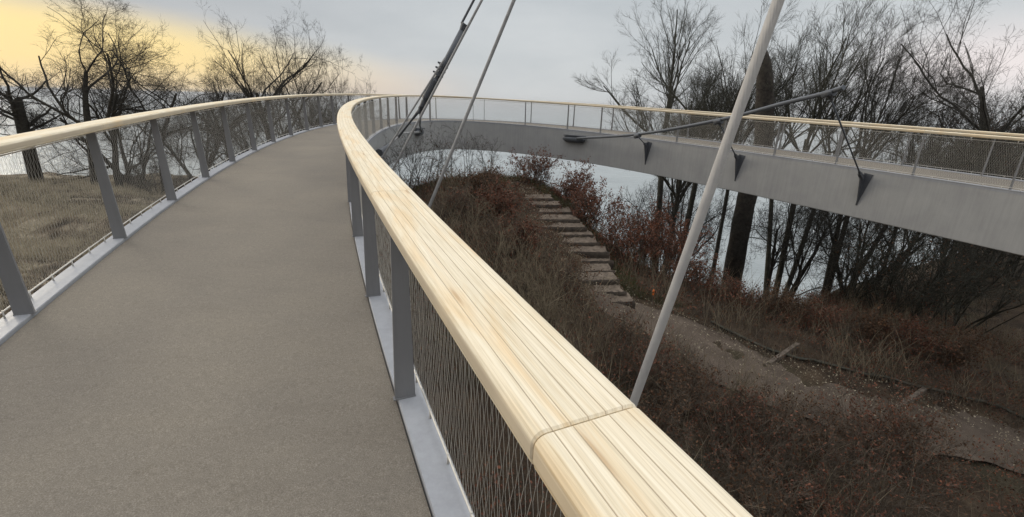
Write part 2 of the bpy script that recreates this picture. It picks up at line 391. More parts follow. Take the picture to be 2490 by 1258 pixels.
def make_railing(sg, posts, name_label):
    root = thing('railing', name_label, 'railing', group='railings of the footbridge')
    # handrail boards meeting over the posts
    joints = [S0] + [q for q in posts if q > S0] + [S1]
    joints = [j for i, j in enumerate(joints)]
    sec = rail_section(sg); cen = sec.mean(0)
    small = sec.copy(); small[:, 0] *= .975; small[:, 1] = (sec[:, 1] - (RH - .035)) * .90 + RH - .035
    for bi, (j0, j1) in enumerate(zip(joints[:-1], joints[1:])):
        step = .06 if j1 < 20 else .2
        ss = np.linspace(j0 + .0012, j1 - .0012, max(4, int((j1 - j0) / step)))
        ss = np.concatenate([[ss[0]], [ss[0] + .004], ss[1:-1], [ss[-1] - .004], [ss[-1]]])
        o_ = sweep(sec + np.array([sg * h, 0]), ss, 'handrail', M_wood, root, uvu=sec[:, 0] + .0333 * 30 * (bi + (0 if sg < 0 else 57)), ends=small + np.array([sg * h, 0]))
    # flat tapered posts standing on the kerb plate
    for q in posts:
        c, n = frame(q); c = c[0]; n = n[0]; tg = np.array([n[1], -n[0], 0])
        mb = MB(); V = []
        for zz, w0, w1, th in ((.028, -.055, .055, .010), (1.085, -.020, .052, .009)):
            for a_, b2 in ((w0, -th), (w1, -th), (w1, th), (w0, th)):
                V.append(c + n * (sg * (h + a_ * 1.0)) + tg * b2 + np.array([0, 0, zz]))
        mb.add(V, [(3, 2, 1, 0), (4, 5, 6, 7), (0, 1, 5, 4), (1, 2, 6, 5), (2, 3, 7, 6), (3, 0, 4, 7)])
        # weld foot
        mb.box(c + n * sg * (h - .003) + np.array([0, 0, .031]), n, tg, (0, 0, 1), .060, .016, .004)
        o_ = mb.build('post', M_post, root)
    # edge cables and their pins, set on the outer side of the posts
    mo = sg * (h + .088)
    sl_ = np.arange(S0, S1, .12)
    for dz, rr, pz, sp_ in ((.075, .0055, (.02, .085), .33), (1.045, .0055, (1.04, 1.095), .82)):
        ec = MB(); ec.tube(pt(sl_, np.full(len(sl_), mo), np.full(len(sl_), dz)), rr, 6)
        for q in np.arange(S0 + .1, S1, sp_): ec.tube(pt([q, q], np.array([mo, mo]), np.array(pz)), .006, 5)
        ec.build('edge_cable', M_steel, root, True)
    # woven wire net: zigzag strands that meet in tall narrow diamonds
    dx = .022; q = np.arange(S0, S1, dx); m = len(q); k = 15
    zz = np.linspace(.075, 1.045, k)
    rg = np.random.default_rng(5 + sg)
    zig = (np.arange(k) % 2) * 2 - 1
    amp = dx * .5 * .62
    offs = np.where((np.arange(m) % 2)[:, None] == 0, zig[None], -zig[None]) * amp + rg.normal(0, .0016, (m, k))
    sq = (q[:, None] + offs).ravel()
    P = pt(sq, np.full(m * k, mo) + rg.normal(0, .0012, m * k), np.tile(zz, m)).reshape(m, k, 3)
    c_, n_ = frame(q); tgv = np.stack([n_[:, 1], -n_[:, 0], 0 * q], 1)
    rad = .00095
    ring = np.stack([tgv * rad, -tgv * rad * .5 + n_ * rad * .87, -tgv * rad * .5 - n_ * rad * .87], 1)      # m,3,3
    V = (P[:, :, None] + ring[:, None]).reshape(-1, 3)
    base = (np.arange(m)[:, None] * k + np.arange(k - 1)[None]) * 3
    F = np.concatenate([np.stack([base + j, base + (j + 1) % 3, base + 3 + (j + 1) % 3, base + 3 + j], -1).reshape(-1, 4) for j in range(3)])
    mesh_np('wire_net', V, F, M_steel, root)
    return root
make_railing(1, posts_out, 'outer railing with pale wooden handrail on the seaward side of the looping deck')
make_railing(-1, posts_in, 'inner railing whose broad pale wooden handrail sweeps past at the right of the near deck')

# ------------------------------------------------------------------ cable gear on the inner girder face
def nearest_s(px, py, lo, hi, off=-g, dz=-.3):
    ss = np.arange(lo, hi, .05); P = pt(ss, np.full(len(ss), off), np.full(len(ss), dz))
    vf = np.array(_f); vr = np.array(_r); vu = np.array(_u)
    d = P @ vf; x = 1245 + F_PX * (P @ vr) / d; return float(ss[np.argmin(abs(x - px))])
brk = []
for px, py in ((1575, 360), (1796, 390), (2098, 440)):
    s_ = nearest_s(px, py, 41, 59); c, n = frame(s_); c = c[0]; n = -n[0]; tg = np.array([-n[1], n[0], 0])
    z0 = -.13; mb = MB(); V = []
    prof = [(0.0, z0 + .03), (.20, z0), (.235, z0 - .06), (.225, z0 - .13), (.10, z0 - .55), (0.012, z0 - .86), (0.0, z0 - .88)]
    for th in (-.014, .014):
        for a_, zq in prof: V.append(c + n * (g + .001 + a_) + tg * th + np.array([0, 0, zq]))
    k = len(prof)
    mb.add(V, [tuple(range(k)), tuple(range(2 * k - 1, k - 1, -1))] + [(i, k + i, k + (i + 1) % k, (i + 1) % k) for i in range(k)])
    sgx = tg * (1 if tg[0] > 0 else -1); V = []
    for a_ in (.001, .016):
        for u_, zq in ((-.03, z0 + .05), (.20, z0 + .02), (.17, z0 - .12), (.0, z0 - .86), (-.03, z0 - .88)): V.append(c + n * (g + a_) + sgx * u_ + np.array([0, 0, zq]))
    mb.add(V, [(0, 1, 2, 3, 4), (9, 8, 7, 6, 5)] + [(i, 5 + i, 5 + (i + 1) % 5, (i + 1) % 5) for i in range(5)])
    pc = c + n * (g + .17) + np.array([0, 0, z0 - .07])
    o_ = mb.build('bracket', M_dark, bridge); pin = MB().tube([pc - tg * .05, pc + tg * .05], .032, 12).build('pin', M_cable_dark, None, True); pin.parent = o_
    brk.append((pc, n, tg))

def anchor_pod(px, lo, hi, L, label, dz=-.36, back=1):
    s_ = nearest_s(px, 0, lo, hi); c, n = frame(s_); c = c[0]; n = -n[0]; tg = np.array([-n[1], n[0], 0]) * back
    p0 = c + n * (g + .13) + np.array([0, 0, dz])
    mb = MB(); q = np.linspace(-1, 1, 13); P = [p0 + tg * L * .5 * a_ for a_ in q]
    mb.tube(P, [.02 + .13 * math.sqrt(max(0, 1 - (abs(a_) ** 3))) for a_ in q], 16)
    o_ = mb.build('cable_anchor', M_cable_dark, bridge, True); tag(o_, label)
    m2 = MB(); m2.box(p0 + np.array([0, 0, .15]) + tg * .03, tg, n, (0, 0, 1), L * .42, .15, .016)
    m2.box(p0 + np.array([0, 0, -.03]) - n * .06, tg, n, (0, 0, 1), L * .36, .068, .13)
    x = m2.build('anchor_plate', M_dark, None); x.parent = o_
    return p0, n, tg
pA, nA, tA = anchor_pod(1400, 41, 46, 1.25, 'long capsule-shaped cable anchor on the girder face')
pB, nB, tB = anchor_pod(1014, 29, 34, .55, 'short round cable anchor on the girder near the bend', dz=-.42)

def tube_thing(name, label, cat, P, r, mat, k=16, group=None):
    P = np.asarray(P, float); lo = P[np.argmin(P[:, 2])]
    root = thing(name, label, cat, tuple(lo), group)
    MB().tube(P, r, k).build('strand', mat, root, True); return root
def smooth_pts(P, n=40):
    P = np.asarray(P, float); d = np.concatenate([[0], np.cumsum(np.linalg.norm(np.diff(P, axis=0), axis=1))])
    Q = np.vstack([2 * P[0] - P[1], P, 2 * P[-1] - P[-2]]); out_ = []
    for i in range(len(P) - 1):
        a, b2, c2, d2 = Q[i:i + 4]
        for u in np.linspace(0, 1, n // (len(P) - 1) + 1)[:-1]:
            out_.append(.5 * (2 * b2 + (c2 - a) * u + (2 * a - 5 * b2 + 4 * c2 - d2) * u**2 + (3 * b2 - a - 3 * c2 + d2) * u**3))
    return np.array(out_ + [P[-1]])
# ring cable, swinging in from the pod to the right
RC = [pA + np.array([0, 0, .02]), at(1550, 327, 17.6), at(1745, 293, 14.4), at(1905, 252, 12.2), at(2000, 229, 11.2), at(2052, 213, 10.7)]
rc = tube_thing('ring_cable', 'dark grey cable rising rightwards from the capsule anchor across the deck', 'cable', smooth_pts(RC), .052, M_cable_dark)
for i, ((px, py, d), (pc, n, tg)) in enumerate(zip(((1550, 331, 17.55), (1747, 296, 14.35), (2015, 228, 11.05)), brk)):
    p0 = at(px, py, d); dr = pc - p0; L = np.linalg.norm(dr); dr /= L
    lab = ['shortest hanger rod, beside the capsule anchor', 'middle hanger rod, partly behind the thick light stay cable', 'longest hanger rod, from the free end of the ring cable down to the girder'][i]
    hg = thing('hanger', lab, 'hanger rod', tuple(pc), 'hanger rods below the ring cable')
    MB().tube([p0 + dr * .1, pc - dr * .3], .020, 10).build('rod', M_cable_dark, hg, True)
    sd_ = np.cross(dr, np.array([0, 0, 1.])); sd_ /= np.linalg.norm(sd_); up_ = np.cross(sd_, dr)
    cl = MB(); ax = np.array(RC[2 if i < 2 else 4]) - np.array(RC[1 if i < 2 else 3]); ax /= np.linalg.norm(ax)
    cl.tube([p0 - ax * .13, p0 + ax * .13], .082, 14)
    cl.tube([p0, p0 + dr * .13, p0 + dr * .26], [.072, .052, .030], 10)
    for a_ in (-.08, .08): cl.tube([p0 + ax * a_ + up_ * .09, p0 + ax * a_ - up_ * .09], .018, 6)
    cl.build('clamp', M_dark, hg, True)
    fk = MB(); fk.tube([pc - dr * .36, pc - dr * .22], [.028, .042], 10)
    for sgn in (-1, 1): fk.box(pc - dr * .09 + tg * .03 * sgn, dr, np.cross(tg, dr), tg, .15, .042, .011)
    fk.build('fork_end', M_dark, hg)

# big light stay cables of spiral strand
def line2(a, b2, t0, t1, n=30):
    a, b2 = np.asarray(a), np.asarray(b2); return [a + (b2 - a) * u for u in np.linspace(t0, t1, n)]
stays = []
a_, b_ = at(1549, 955, 3.6), at(1893, 0, 3.6)
tube_thing('stay_cable', 'thick light grey spiral-strand stay cable crossing in front of the right-hand deck', 'stay cable', line2(a_, b_, -.62, 2.2), .0395, M_strand, 28, 'light grey stay cables')
a_, b_ = at(1045, 500, 11), at(1250, 0, 11)
tube_thing('stay_cable', 'plain light grey stay cable standing alone right of the twin dark cables', 'stay cable', line2(a_, b_, -.5, 1.8), .039, M_cable, 20, 'light grey stay cables')
a_, b_ = at(955, 413, 14), at(1172, 0, 14)
tube_thing('stay_cable', 'slim light stay cable running close along the dark socketed cable', 'stay cable', line2(a_, b_, -.35, 1.6), .034, M_cable, 16, 'light grey stay cables')
a_, b_ = at(928, 385, 13.4), at(1040, 208, 13.4)
tube_thing('stay_cable', 'thinnest light stay cable, dropping left to the handrail from the dark cable', 'stay cable', line2(a_, b_, -.12, 1.35), .026, M_cable, 14, 'light grey stay cables')
# dark socketed cable
q0, q1 = at(1022, 266, 16), at(1158, 8, 16); dr = (q1 - q0); L0 = np.linalg.norm(dr); dr = dr / L0
dc = thing('socketed_cable', 'thick dark cable with forged sockets and clamp, ending above the bend of the girder', 'cable', tuple(q0))
MB().tube([q0, q0 + dr * L0 * .80], .082, 14).build('strand', M_cable_dark, dc, True)
sd_ = np.cross(dr, np.array([0., 1, 0])); sd_ /= np.linalg.norm(sd_)
up_ = np.cross(sd_, dr)
cl = MB(); pc = at(1071, 170, 16)
for u in (-.16, 0, .16): cl.tube([pc + dr * (u - .045), pc + dr * (u + .045)], .125, 12)
for u in (-.16, 0, .16):
    for v in (-1, 1): cl.tube([pc + dr * u + sd_ * .15 * v - up_ * .06, pc + dr * u + sd_ * .15 * v + up_ * .06], .032, 6)
cl.build('clamp', M_dark, dc)
pcol = at(1046, 216, 16); MB().tube([pcol - dr * .4, pcol - dr * .3, pcol + dr * .3, pcol + dr * .36], [.085, .105, .115, .09], 12).build('collar', M_dark, dc)
fk = MB(); pt_ = q0 + dr * L0 * .80
fk.tube([pt_ - dr * .15, pt_ + dr * .05], [.09, .13], 12)
for v in (-1, 1): fk.tube([pt_ + sd_ * v * .105, pt_ + dr * 1.6 + sd_ * v * .105], .038, 10)
pe_ = pt_ + dr * 1.6; fk.tube([pe_ - dr * .05, pe_ + dr * .15], [.13, .10], 12)
fk.build('fork_socket', M_dark, dc)
MB().tube([pe_, pe_ + dr * 9], .082, 12).build('strand', M_cable_dark, dc, True)
MB().tube([q0 + dr * .05, q0 * .35 + pB * .65, pB + nB * .1 + np.array([0, 0, .05])], [.05, .035, .05], 10).build('link_rod', M_dark, dc)
q2 = at(968, 334, 16.5); q3 = at(946, 352, 15.6); q4 = at(922, 372, 14.6)
lk = MB(); lk.tube([q0, q2 * .4 + q0 * .6, q2], [.06, .035, .045], 10); lk.tube([q0 + dr * .3, q0 - dr * .15], [.11, .05], 10)
lk.build('link_rod', M_dark, dc)
lr = thing('tie_rod', 'short pale tie rod between the round anchor and the dark girder fork behind the handrail', 'tie rod', tuple(q4))
MB().tube([pB + nB * .05, at(975, 325, 17.5), q2, q3], [.045, .038, .034, .034], 10).build('rod', M_cable, lr, True)
MB().tube([q3, (q3 + q4) / 2, q4], [.04, .075, .12], 12).build('socket', M_dark, lr)

# ------------------------------------------------------------------ terrain
rng = np.random.default_rng(11); random.seed(4)
G = [(-24.3, 27, -4.49), (-30.4, 27, -4.58), (-18.7, 27, -4.46), (-23.2, 22, -4.62), (-19.7, 21, -4.55), (-17.7, 16, -4.25), (-11, 11, -3.85), (-9.5, 8, -3.65),
     (-8, 3, -3.5), (-25, 8, -3.9), (-40, 15, -4.3), (-40, 30, -4.8), (-10, 18, -4.8), (-10, 26, -5.6),
     (-2.4, 17.5, -3.05), (0, 18, -2.98), (1.27, 17.5, -3.16), (.76, 16.5, -3.28), (1.93, 14.5, -3.95), (2.58, 12.8, -4.61), (3.6, 11.5, -5.19),
     (5.05, 11, -5.51), (6.5, 10.5, -5.93), (7.87, 10, -6.18), (9.7, 9.5, -6.73), (12.2, 9.2, -7.3), (-1.9, 14, -3.5), (-.5, 12, -4.0),
     (2.2, 8, -5.25), (3.56, 7, -5.85), (4.86, 6.3, -6.4), (8.6, 7, -6.95), (9.5, 12.5, -6.35), (13.7, 11.5, -7.1), (5, 13.5, -5.4), (3.8, 14.3, -4.9),
     (0, 4, -4.6), (-3, 0, -3.9), (-3.2, 8, -4.0), (-4.5, 14, -4.0), (5, 1, -6.2), (14, 4, -8.2), (20, 12, -8.0), (16, 18, -7.8), (20, 20, -8.0), (27, 27, -7.4), (35, 24, -6.4), (24, 14, -8.0), (8.5, 15.5, -6.4), (30, 5, -9), (0, -8, -4.5), (-20, -5, -3.4)]
G = np.array(G)
def tps_fit(P, z, lam=.02):
    d = np.linalg.norm(P[:, None] - P[None], axis=2); K = np.where(d > 0, d**2 * np.log(d + 1e-9), 0) + lam * np.eye(len(P)) * 10
    A = np.block([[K, np.c_[np.ones(len(P)), P]], [np.r_[np.ones((1, len(P))), P.T], np.zeros((3, 3))]])
    return np.linalg.solve(A, np.r_[z, 0, 0, 0])
TW = tps_fit(G[:, :2], G[:, 2])
# cliff edge: y of the edge for each x
EX = [-60, -20, -17.5, -14, -10, -6, -4, -1.5, 0, 1.5, 2.6, 3.8, 5.5, 9, 11.5, 13, 15, 20, 30, 45]
EY = [29, 27.4, 26.4, 25.2, 25, 20, 18.6, 18.3, 18.6, 18.1, 16.2, 14.8, 14.0, 15.2, 15.8, 17.0, 18.5, 21, 26, 32]
def hsh(x, y, f, sd=0):
    return (np.sin(x * f + 1.7 * np.sin(y * f * .8 + sd) + sd) * np.cos(y * f * 1.13 + 1.3 * np.sin(x * f * .9 + 2 * sd)))
def ground_z(x, y):
    x = np.asarray(x, float); y = np.asarray(y, float); sh = x.shape; xf = x.ravel(); yf = y.ravel(); z = np.empty(len(xf))
    for a in range(0, len(xf), 20000):
        Q = np.stack([xf[a:a + 20000], yf[a:a + 20000]], 1); d = np.linalg.norm(Q[:, None] - G[None, :, :2], axis=2)
        z[a:a + 20000] = (np.where(d > 0, d**2 * np.log(d + 1e-9), 0)) @ TW[:len(G)] + TW[len(G)] + Q @ TW[-2:]
    far = np.clip((np.hypot(xf - 0, yf - 12) - 30) / 20, 0, 1); z = z * (1 - far) + (-5.0) * far
    e = np.interp(xf, EX, EY) + .45 * hsh(xf, yf * 0, .9, 1)
    d = np.maximum(0, yf - e)
    z = z - (d * .62 + np.minimum(d, 3)**2 * .15 + np.maximum(0, d - 11)**1.5 * .9)
    # low banks in the meadow outside the loop
    bk = np.clip((-xf - 6) / 4, 0, 1) * np.clip((yf - 4) / 4, 0, 1)
    z = z + bk * (.62 * np.tanh(3 * np.sin((yf + .22 * xf + .9 * np.sin(xf * .35)) * .55)) * .6)
    z = z + .07 * hsh(xf, yf, 1.9, 2) + .035 * hsh(xf, yf, 4.7, 5)
    return z.reshape(sh)
gx = np.concatenate([np.arange(-60, -26, 1.), np.arange(-26, 24, .25), np.arange(24, 61, 1.)]); gy = np.concatenate([np.arange(-30, 0, 1.), np.arange(0, 34, .25), np.arange(34, 80.1, 1.)])
XX, YY = np.meshgrid(gx, gy); ZZ = np.maximum(ground_z(XX, YY), -117.0 - .02 * (YY - 30))
V = np.stack([XX, YY, ZZ], 2).reshape(-1, 3); nx, ny = len(gx), len(gy)
ii = (np.arange(ny - 1)[:, None] * nx + np.arange(nx - 1)[None]).ravel()
ground = mesh_np('ground', V, np.stack([ii, ii + 1, ii + nx + 1, ii + nx], 1), M_ground, None, True)
tag(ground, 'brown cliff-top hill of bare soil and leaf litter', kind='structure')
ring = [(24000 * math.cos(a), 24000 * math.sin(a), -118) for a in np.linspace(0, 2 * math.pi, 96, endpoint=False)]
mb = MB(); mb.add(ring, [tuple(range(96))]); sea = mb.build('sea', M_sea); tag(sea, 'pale grey-blue calm sea out to a hazy horizon', kind='structure')

# footpath and steps
def ground_hit(px, py):
    ds = np.arange(3.5, 24, .04); P = np.array([at(px, py, q) for q in ds]); below = P[:, 2] < ground_z(P[:, 0], P[:, 1])
    i = int(np.argmax(below)); return P[i]
PATH = np.array([ground_hit(*q)[:2] for q in ((1262, 452), (1290, 472), (1318, 500), (1346, 535), (1370, 572), (1398, 610), (1428, 650), (1452, 690), (1496, 735), (1570, 775), (1680, 826), (1850, 905), (2010, 962), (2180, 1008), (2400, 1062))] + [(18., 7.0)])
pc3 = smooth_pts(np.c_[PATH, np.zeros(len(PATH))], 140)[:, :2]
pL = np.concatenate([[0], np.cumsum(np.linalg.norm(np.diff(pc3, axis=0), axis=1))])
def path_at(l):
    c = np.stack([np.interp(l, pL, pc3[:, 0]), np.interp(l, pL, pc3[:, 1])], -1)
    e = .05; c2 = np.stack([np.interp(np.asarray(l) + e, pL, pc3[:, 0]), np.interp(np.asarray(l) + e, pL, pc3[:, 1])], -1); c1 = np.stack([np.interp(np.asarray(l) - e, pL, pc3[:, 0]), np.interp(np.asarray(l) - e, pL, pc3[:, 1])], -1)
    d = c2 - c1; d /= np.linalg.norm(d, axis=-1, keepdims=True); return c, d
l = np.arange(.3, pL[-1] - .2, .2); c, d = path_at(l); nn = np.stack([-d[:, 1], d[:, 0]], 1)
hw = .60 + .05 * np.sin(l * 2.1) + .05 * np.sin(l * 5.3 + 1) + .60 * np.clip((l - 6.5) / 3, 0, 1)
us = np.linspace(-1, 1, 7); PV = c[:, None] + nn[:, None] * (us[None, :, None] * hw[:, None, None])
pz = ground_z(PV[..., 0], PV[..., 1]); pz = pz.mean(1, keepdims=True) * .6 + pz * .4 + .05 - .16 * np.clip((PV[:, 3:4, 1] - 11.7) / .5, 0, 1) * np.clip((17.2 - PV[:, 3:4, 1]) / .4, 0, 1)
pz = pz - .07 * (np.abs(us)[None] > .9)
V = np.concatenate([PV, pz[..., None]], 2).reshape(-1, 3); ii = (np.arange(len(l) - 1)[:, None] * 7 + np.arange(6)[None]).ravel()
path = mesh_np('path', V, np.stack([ii, ii + 1, ii + 8, ii + 7], 1), M_path, None, True); tag(path, 'trodden gravel footpath', kind='structure')
def dist_path(x, y):
    d = np.full(np.shape(x), 1e9)
    for q in pc3[::3]: d = np.minimum(d, np.hypot(x - q[0], y - q[1]))
    return d
ords = ['topmost', 'second', 'third', 'fourth', 'fifth', 'sixth', 'seventh', 'eighth', 'ninth', 'tenth', 'eleventh', 'twelfth', 'lowest']
SX = (1290, 1308, 1332, 1344, 1358, 1372, 1388, 1412, 1426, 1432, 1444, 1464, 1488); SY = (490, 506, 524, 542, 561, 579, 599, 621, 644, 668, 691, 714, 738)
for i in range(13):
    c0 = ground_hit(SX[i], SY[i]); d = np.array([.10 + rng.normal(0, .04), -1.0]); d /= np.linalg.norm(d); wv_ = (.78, .80, .82, .86, .88, .88, .86, .82, .78, .72, .68, .62, .58)[i]
    nrm = np.array([-d[1], d[0], 0]); dd = np.array([d[0], d[1], 0]); c0[2] += .13 if i < 11 else .06
    root = thing('timber_step', f'{ords[i]} of the pale timber-edged steps climbing the knoll inside the loop', 'step', tuple(c0), 'timber-edged steps of the hill path')
    m = MB(); us = np.linspace(-1, 1, 17); V = []; rn = rng.normal(0, 1, (4, 17))
    for k_, a in enumerate((-.46, -.25, -.06, 0)):
        for j_, u in enumerate(us): V.append(c0 + dd * (a + .012 * rn[k_, j_]) + nrm * u * (wv_ + .03 * rn[k_, 0]) + np.array([0, 0, .010 * rn[k_, j_] - .04 * u * u * (u < 0) + .035 * (a < -.4) - .02 * (a == 0)]))
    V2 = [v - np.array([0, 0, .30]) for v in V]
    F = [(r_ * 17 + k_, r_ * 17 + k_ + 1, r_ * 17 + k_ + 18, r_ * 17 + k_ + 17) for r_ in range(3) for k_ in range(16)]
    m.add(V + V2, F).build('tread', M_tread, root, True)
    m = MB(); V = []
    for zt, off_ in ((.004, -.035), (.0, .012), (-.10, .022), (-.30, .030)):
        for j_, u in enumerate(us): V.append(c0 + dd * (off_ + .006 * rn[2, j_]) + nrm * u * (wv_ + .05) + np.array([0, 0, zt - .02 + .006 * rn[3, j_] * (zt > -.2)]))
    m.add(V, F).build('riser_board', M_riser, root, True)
for i, (pa, pb, da, db, lab) in enumerate((((1868, 893), (1932, 862), 9.9, 10.9, 'squared timber step edge across the path, nearer the stairs'), ((2160, 1012), (2240, 964), 9.0, 10.0, 'squared timber step edge across the path, farther right by the gravel'))):
    a_ = at(*pa, da); b_ = at(*pb, db); 
    for v in (a_, b_): v[2] = float(ground_z(*((a_ + b_) / 2)[:2])) + .075
    ex = (b_ - a_); L = np.linalg.norm(ex); ex /= L; ez = np.array([0, 0, 1.]); ey = np.cross(ez, ex)
    root = thing('timber_edge', lab, 'step edge', tuple((a_ + b_) / 2), 'squared timbers across the path')
    MB().box((a_ + b_) / 2, ex, ey, ez, L * .52, .05, .06).build('beam', M_timber, root)
    pg = MB()
    for u in (-.8,): pg.tube([(a_ + b_) / 2 + ex * L * .6 * u + ey * .09 + ez * z_ for z_ in (-.3, .03)], .03, 6)
    pg.build('peg', M_timber, root)
# edging log on the far side of the path
l = np.linspace(9.2, pL[-1] - 3, 30); c, d = path_at(l); nn = np.stack([-d[:, 1], d[:, 0]], 1); P = c + nn * 1.22
P = np.c_[P, ground_z(P[:, 0], P[:, 1]) + .07]; root = thing('path_edging', 'long low timber edging along the far side of the path', 'edging', tuple(P[0]))
MB().tube(P, .04, 7).build('log', M_bark2, root, True)
p = at(1579, 782, 11.6); p[2] = float(ground_z(p[0], p[1])); root = thing('marker_stake', 'small orange-tipped marker stake beside the path behind the thick stay cable', 'marker', tuple(p))
MB().tube([p + np.array([0, 0, -.1]), p + np.array([0, 0, .30])], .018, 6).build('stake', M_timber, root)
MB().tube([p + np.array([0, 0, .30]), p + np.array([0, 0, .44]), p + np.array([0, 0, .46])], [.028, .028, .01], 8).build('tip', M_orange, root)

# ------------------------------------------------------------------ woody plants
def ringmesh(segs, k):
    """segs rows: p0(3) p1(3) t0(3) t1(3) r0 r1 -> frusta"""
    S = np.asarray(segs, float); m = len(S)
    def rg_(p, tt, r):
        tt = tt / np.maximum(np.linalg.norm(tt, axis=1), 1e-9)[:, None]
        ref = np.tile([.31, .17, .935], (m, 1)); a = np.cross(tt, ref); a /= np.maximum(np.linalg.norm(a, axis=1), 1e-6)[:, None]; b = np.cross(tt, a)
        an = np.arange(k) * 2 * np.pi / k
        return p[:, None] + r[:, None, None] * (a[:, None] * np.cos(an)[None, :, None] + b[:, None] * np.sin(an)[None, :, None])
    V = np.concatenate([rg_(S[:, 0:3], S[:, 6:9], S[:, 12]), rg_(S[:, 3:6], S[:, 9:12], S[:, 13])], 1)
    base = np.arange(m) * 2 * k
    F = np.concatenate([np.stack([base + j, base + (j + 1) % k, base + k + (j + 1) % k, base + k + j], 1) for j in range(k)])
    return V.reshape(-1, 3), F
def unit(v):
    q = 1 / (math.sqrt(v[0]*v[0] + v[1]*v[1] + v[2]*v[2]) + 1e-9); return (v[0] * q, v[1] * q, v[2] * q)
class Tree:
    def __init__(s, seed, p):
        s.rg = random.Random(seed); s.p = p; s.seg = {}; s.tips = []
    def grow(s, pos, d, L, r, lvl):
        p = s.p; rg = s.rg; mx = p['levels']
        n = max(2, int(round(L / (p['step'] * (1.0 if lvl < 2 else .8))))) ; n = min(n, 9 if lvl < 3 else 4)
        sl_ = L / n; wig = p['wig'] * (p.get('w0', .35) if lvl == 0 else 1.0); trop = p['trop'] * (1 if lvl else .4); wind = p.get('wind', (0, 0, 0))
        kids = p['kids'][min(lvl, len(p['kids']) - 1)] if lvl < mx else 0
        spots = sorted(rg.uniform(p['lo'][min(lvl, len(p['lo']) - 1)], 1.0) * n for _ in range(kids))
        si = 0; rend = r * (p['taper0'] if lvl == 0 else .38); prev = d
        for i in range(n):
            nd = (d[0] + rg.gauss(0, wig) + wind[0] * (lvl > 0), d[1] + rg.gauss(0, wig) + wind[1] * (lvl > 0), d[2] + rg.gauss(0, wig) + trop)
            nd = unit(nd)
            q = (pos[0] + nd[0] * sl_, pos[1] + nd[1] * sl_, pos[2] + nd[2] * sl_)
            r0 = r + (rend - r) * i / n; r1 = r + (rend - r) * (i + 1) / n
            s.seg.setdefault(lvl, []).append((*pos, *q, *prev, *nd, r0, r1))
            while si < len(spots) and spots[si] <= i + 1:
                u = spots[si] - i; si += 1
                b = tuple(pos[k] + (q[k] - pos[k]) * u for k in range(3))
                ang = R(rg.uniform(*(p['a0'] if lvl == 0 and 'a0' in p else p['ang']))); ax = rg.uniform(0, 2 * math.pi)
                # perpendicular frame
                ref = (0.3, 0.1, .95) if abs(nd[2]) < .9 else (1, .1, 0)
                a = unit((nd[1]*ref[2]-nd[2]*ref[1], nd[2]*ref[0]-nd[0]*ref[2], nd[0]*ref[1]-nd[1]*ref[0]))
                c = (nd[1]*a[2]-nd[2]*a[1], nd[2]*a[0]-nd[0]*a[2], nd[0]*a[1]-nd[1]*a[0])
                pd = tuple(a[k] * math.cos(ax) + c[k] * math.sin(ax) for k in range(3))
                cd = unit(tuple(nd[k] * math.cos(ang) + pd[k] * math.sin(ang) for k in range(3)))
                fr = rg.uniform(*p['ratio']) * (1 if lvl < 2 else p.get('tw', .74)) * (1 - .35 * (spots[si - 1] / n))
                s.grow(b, cd, (p['limb'] * rg.uniform(.7, 1.1) if lvl == 0 and 'limb' in p else max(p['minL'], L * fr * (1.15 if lvl == 0 else 1))), max(p['rmin'], (r0 + (r1 - r0) * u) * rg.uniform(*p.get('cr', (.5, .72)))), lvl + 1)
            pos = q; prev = nd; d = nd
        s.tips.append(pos)
_cs = _c[::25]; _ns = _nn[::25]; _cz = _z[::25]
def lateral(P):
    d = np.linalg.norm(P[:, None, :2] - _cs[None], axis=2); i = d.argmin(1)
    return ((P[:, :2] - _cs[i]) * _ns[i]).sum(1), _cz[i]
def fit_tree(T, base, height, width, outside=True, nofit=False):
    for l_ in list(T.seg): T.seg[l_] = np.array(T.seg[l_])
    A = np.concatenate(list(T.seg.values())); top = A[:, 5].max() - base[2]; k = height / top
    xs = np.percentile(A[A[:, 5] > base[2] + top * .55][:, 3], [2, 98]); kx = float(np.clip(width / max(.1, (xs[1] - xs[0]) * k), .55, 1.8)) if width else 1
    if nofit: k = kx = 1.0
    for l_, S in T.seg.items():
        for c_ in (0, 3):
            S[:, c_:c_ + 2] = base[:2] + (S[:, c_:c_ + 2] - base[:2]) * k * kx; S[:, c_ + 2] = base[2] + (S[:, c_ + 2] - base[2]) * k
        for c_ in (6, 9): S[:, c_:c_ + 2] *= kx
        if l_ >= 1 and outside:
            la, cz = lateral(S[:, 3:6]); S = S[(la > 1.55) | (S[:, 5] < cz - 1.9)]
        T.seg[l_] = S
def parts_from(tree, base, root, trunk_name, crown_name, mat_t, mat_c, crown_from=1):
    lo = []; hi = []
    for l_, sg_ in tree.seg.items():
        (lo if l_ < crown_from else hi).append((l_, sg_))
    V, F = ringmesh(np.concatenate([s_ for _, s_ in lo]), 10); mesh_np(trunk_name, V - base, F, mat_t, root, True)
    Vs = []; Fs = []; nv = 0
    for l_, s_ in hi:
        V, F = ringmesh(s_, 7 if l_ <= 1 else (5 if l_ == 2 else 3)); Vs.append(V - base); Fs.append(F + nv); nv += len(V)
    mesh_np(crown_name, np.concatenate(Vs), np.concatenate(Fs), mat_c, root, True)
GNARL = dict(levels=5, step=.45, wig=.17, trop=.035, cr=(.44, .62), kids=(7, 6, 5, 5, 4), lo=(.42, .15, .12, .1), ang=(28, 62), ratio=(.62, .88), taper0=.30, minL=.24, rmin=.0036)
